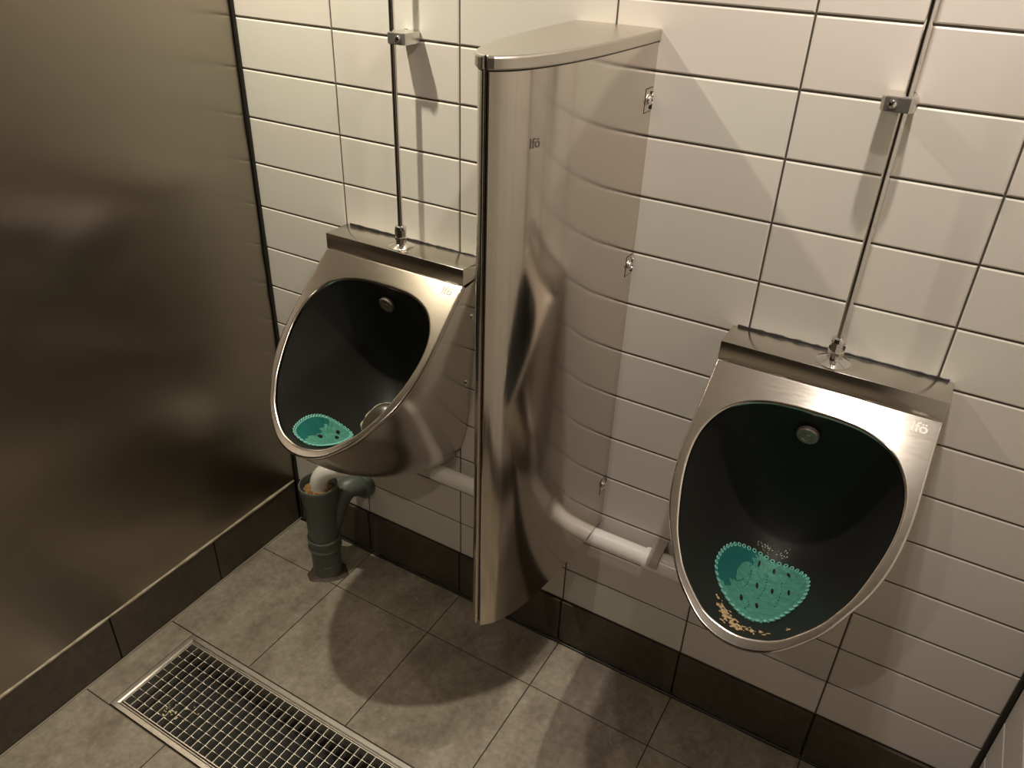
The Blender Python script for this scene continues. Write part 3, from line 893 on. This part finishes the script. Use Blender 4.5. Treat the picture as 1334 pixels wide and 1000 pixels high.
def densify(pts, n=3):
    P = [Vector((x, y_, 0)) for x, y_ in pts]; L = len(P); out = []
    for i in range(L):
        p0, p1, p2, p3 = P[i - 1], P[i], P[(i + 1) % L], P[(i + 2) % L]
        for k in range(n):
            t = k / n
            q = 0.5 * ((2 * p1) + (p2 - p0) * t + (2 * p0 - 5 * p1 + 4 * p2 - p3) * t * t + (3 * p1 - p0 - 3 * p2 + p3) * t ** 3)
            out.append((q.x, q.y))
    return out
holes_r = [(-0.138, 0.283, 1.4), (0.04, 0.284, 1.3), (0.213, 0.304, 0.6), (-0.061, 0.50, 1.2), (0.098, 0.502, 1.2), (-0.135, 0.694, 1.0), (0.024, 0.70, 1.0), (0.275, 0.496, 1.2)]
screen(URINALS[1], densify(R_OUT), (-0.04, 0.49), lambda x, y_: x < -0.235 + 0.06 * math.sin(9 * y_) and y_ < 0.66, 'teal gel urinal screen in the right urinal bowl, beaded round its edge', holes_r,
       [(-0.20, 0.25, -0.22, 0.36, 5), (-0.18, 0.40, -0.17, 0.60, 8), (0.0, 0.36, 0.0, 0.62, 9), (0.17, 0.40, 0.18, 0.66, 8), (-0.30, 0.60, -0.22, 0.52, 6), (-0.06, 0.70, -0.06, 0.77, 4)])
L_OUT = [(-0.313, 0.905), (-0.40, 0.83), (-0.455, 0.745), (-0.465, 0.675), (-0.435, 0.638), (-0.375, 0.620), (-0.29, 0.612), (-0.186, 0.609), (-0.10, 0.64), (-0.03, 0.76), (0.01, 0.87), (0.0, 0.93), (-0.075, 0.955), (-0.202, 0.945)]
screen(URINALS[0], densify(L_OUT, 4), (-0.22, 0.78), lambda x, y_: (x + 0.415) * 0.304 - (y_ - 0.616) * 0.269 < 0.004 * math.sin(40 * y_), 'teal gel urinal screen in the left urinal bowl, half hidden behind the rim',
       [(-0.20, 0.70, 0.5), (-0.11, 0.76, 0.5), (-0.17, 0.84, 0.4)], [])

def crumbs(urinal, spots, label, mat, lift=0.0012, seed=5):
    rnd = random.Random(seed); bm = bmesh.new(); ux = Vector((urinal.location.x, 0, 0))
    loc = ux + bowl_raw(*spots[0][:2])
    for x, y_, n, sp, size in spots:
        for _ in range(n):
            px, py = x + rnd.gauss(0, sp), y_ + rnd.gauss(0, sp * 0.6)
            r = math.hypot(px, py)
            if r > 0.985: px, py = px * 0.985 / r, py * 0.985 / r
            p = bowl_pt(px, py, lift) + ux - loc
            s = size * rnd.uniform(0.5, 1.5)
            nrm = (bowl_pt(px, py, 0.01) - bowl_pt(px, py, 0.0)).normalized()
            fm_ = frame_to(p, nrm) @ Matrix.Rotation(rnd.uniform(0, 6.28), 4, 'Z') @ Matrix.Diagonal((s * rnd.uniform(0.8, 2.2), s, s * 0.5, 1))
            bmesh.ops.create_icosphere(bm, subdivisions=1, radius=1.0, matrix=fm_)
    me = bpy.data.meshes.new('crumbs'); bm.to_mesh(me); bm.free()
    o_ = link('crumbs', me, mat); o_.location = loc; o_['kind'] = 'stuff'
    tag(o_, label, 'debris')
    return o_
crumbs(URINALS[1], [(-0.29, 0.80, 8, 0.02, 0.0016), (-0.24, 0.84, 14, 0.02, 0.0018), (-0.186, 0.877, 22, 0.025, 0.0018), (-0.128, 0.909, 30, 0.03, 0.0022), (-0.06, 0.938, 34, 0.03, 0.0022), (0.0, 0.94, 16, 0.03, 0.002), (0.097, 0.925, 14, 0.03, 0.0018), (0.178, 0.92, 6, 0.02, 0.0016), (0.37, 0.85, 4, 0.012, 0.0018)],
       'beige crumbs scattered along the tip of the right urinal bowl', M['crumb'])
crumbs(URINALS[1], [(-0.14, 0.07, 26, 0.05, 0.0008), (0.1, 0.10, 16, 0.08, 0.0008), (-0.25, 0.06, 10, 0.05, 0.0007)], 'fine pale specks on the right urinal bowl above the screen', M['soap'], 0.0006, 9)
# shallow brown puddle with a pale dried edge at the back of the left bowl
def puddle(urinal, pts, centre, label):
    ux = Vector((urinal.location.x, 0, 0)); loc = ux + bowl_raw(*centre)
    t = thing('dried_puddle', label, 'stain', loc)
    o2 = densify(pts, 3); n = len(o2); rows = []
    for fr_, lift in ((1.0, 0.0003), (0.97, 0.0012), (0.6, 0.0014), (0.25, 0.0014)):
        rows.append([bowl_pt(centre[0] + (x - centre[0]) * fr_, centre[1] + (y_ - centre[1]) * fr_, lift) + ux - loc for x, y_ in o2])
    v, f = loft(rows); f.append(tuple(range(3 * n, 4 * n)))
    link('puddle', mesh_from('puddle', v, f, True), M['puddle'], t)
    path = [bowl_pt(x, y_, 0.0012) + ux - loc for x, y_ in o2]; path.append(path[0])
    bm = bmesh.new(); rnd = random.Random(2)
    rr = [0.0012 * rnd.uniform(0.1, 2.2) for _ in path]
    bm_tube(bm, path, lambda q: rr[int(round(q * (len(rr) - 1)))], 6)
    from_bm('pale_edge', bm, M['soap'], t, True, 80)
PUD = [(-0.191, 0.474), (-0.250, 0.375), (-0.275, 0.292), (-0.270, 0.160), (-0.191, 0.066), (-0.05, 0.03), (0.12, 0.10), (0.20, 0.28), (0.10, 0.45), (-0.06, 0.52)]
puddle(URINALS[0], PUD, (-0.05, 0.27), 'brownish dried puddle with a pale edge inside the left urinal bowl')

# bits of yellow fluff caught on the floor grating
bm = bmesh.new(); rnd = random.Random(11)
for k in range(26):
    t_ = rnd.random()
    p = Vector((-0.066 + 0.062 * t_ + rnd.gauss(0, 0.006), -0.665 + 0.05 * t_ * rnd.random() + rnd.gauss(0, 0.006), 0.0015))
    s_ = 0.0016 * rnd.uniform(0.5, 1.5)
    bmesh.ops.create_icosphere(bm, subdivisions=1, radius=1.0, matrix=Matrix.Translation(p) @ Matrix.Rotation(rnd.uniform(0, 6.28), 4, 'Z') @ Matrix.Diagonal((s_ * 2.0, s_, s_ * 0.6, 1)))
me = bpy.data.meshes.new('fluff'); bm.to_mesh(me); bm.free()
fl = link('fluff', me, M['fluff']); fl['kind'] = 'stuff'
tag(fl, 'pale yellow bits caught on the bars of the floor grating', 'debris')
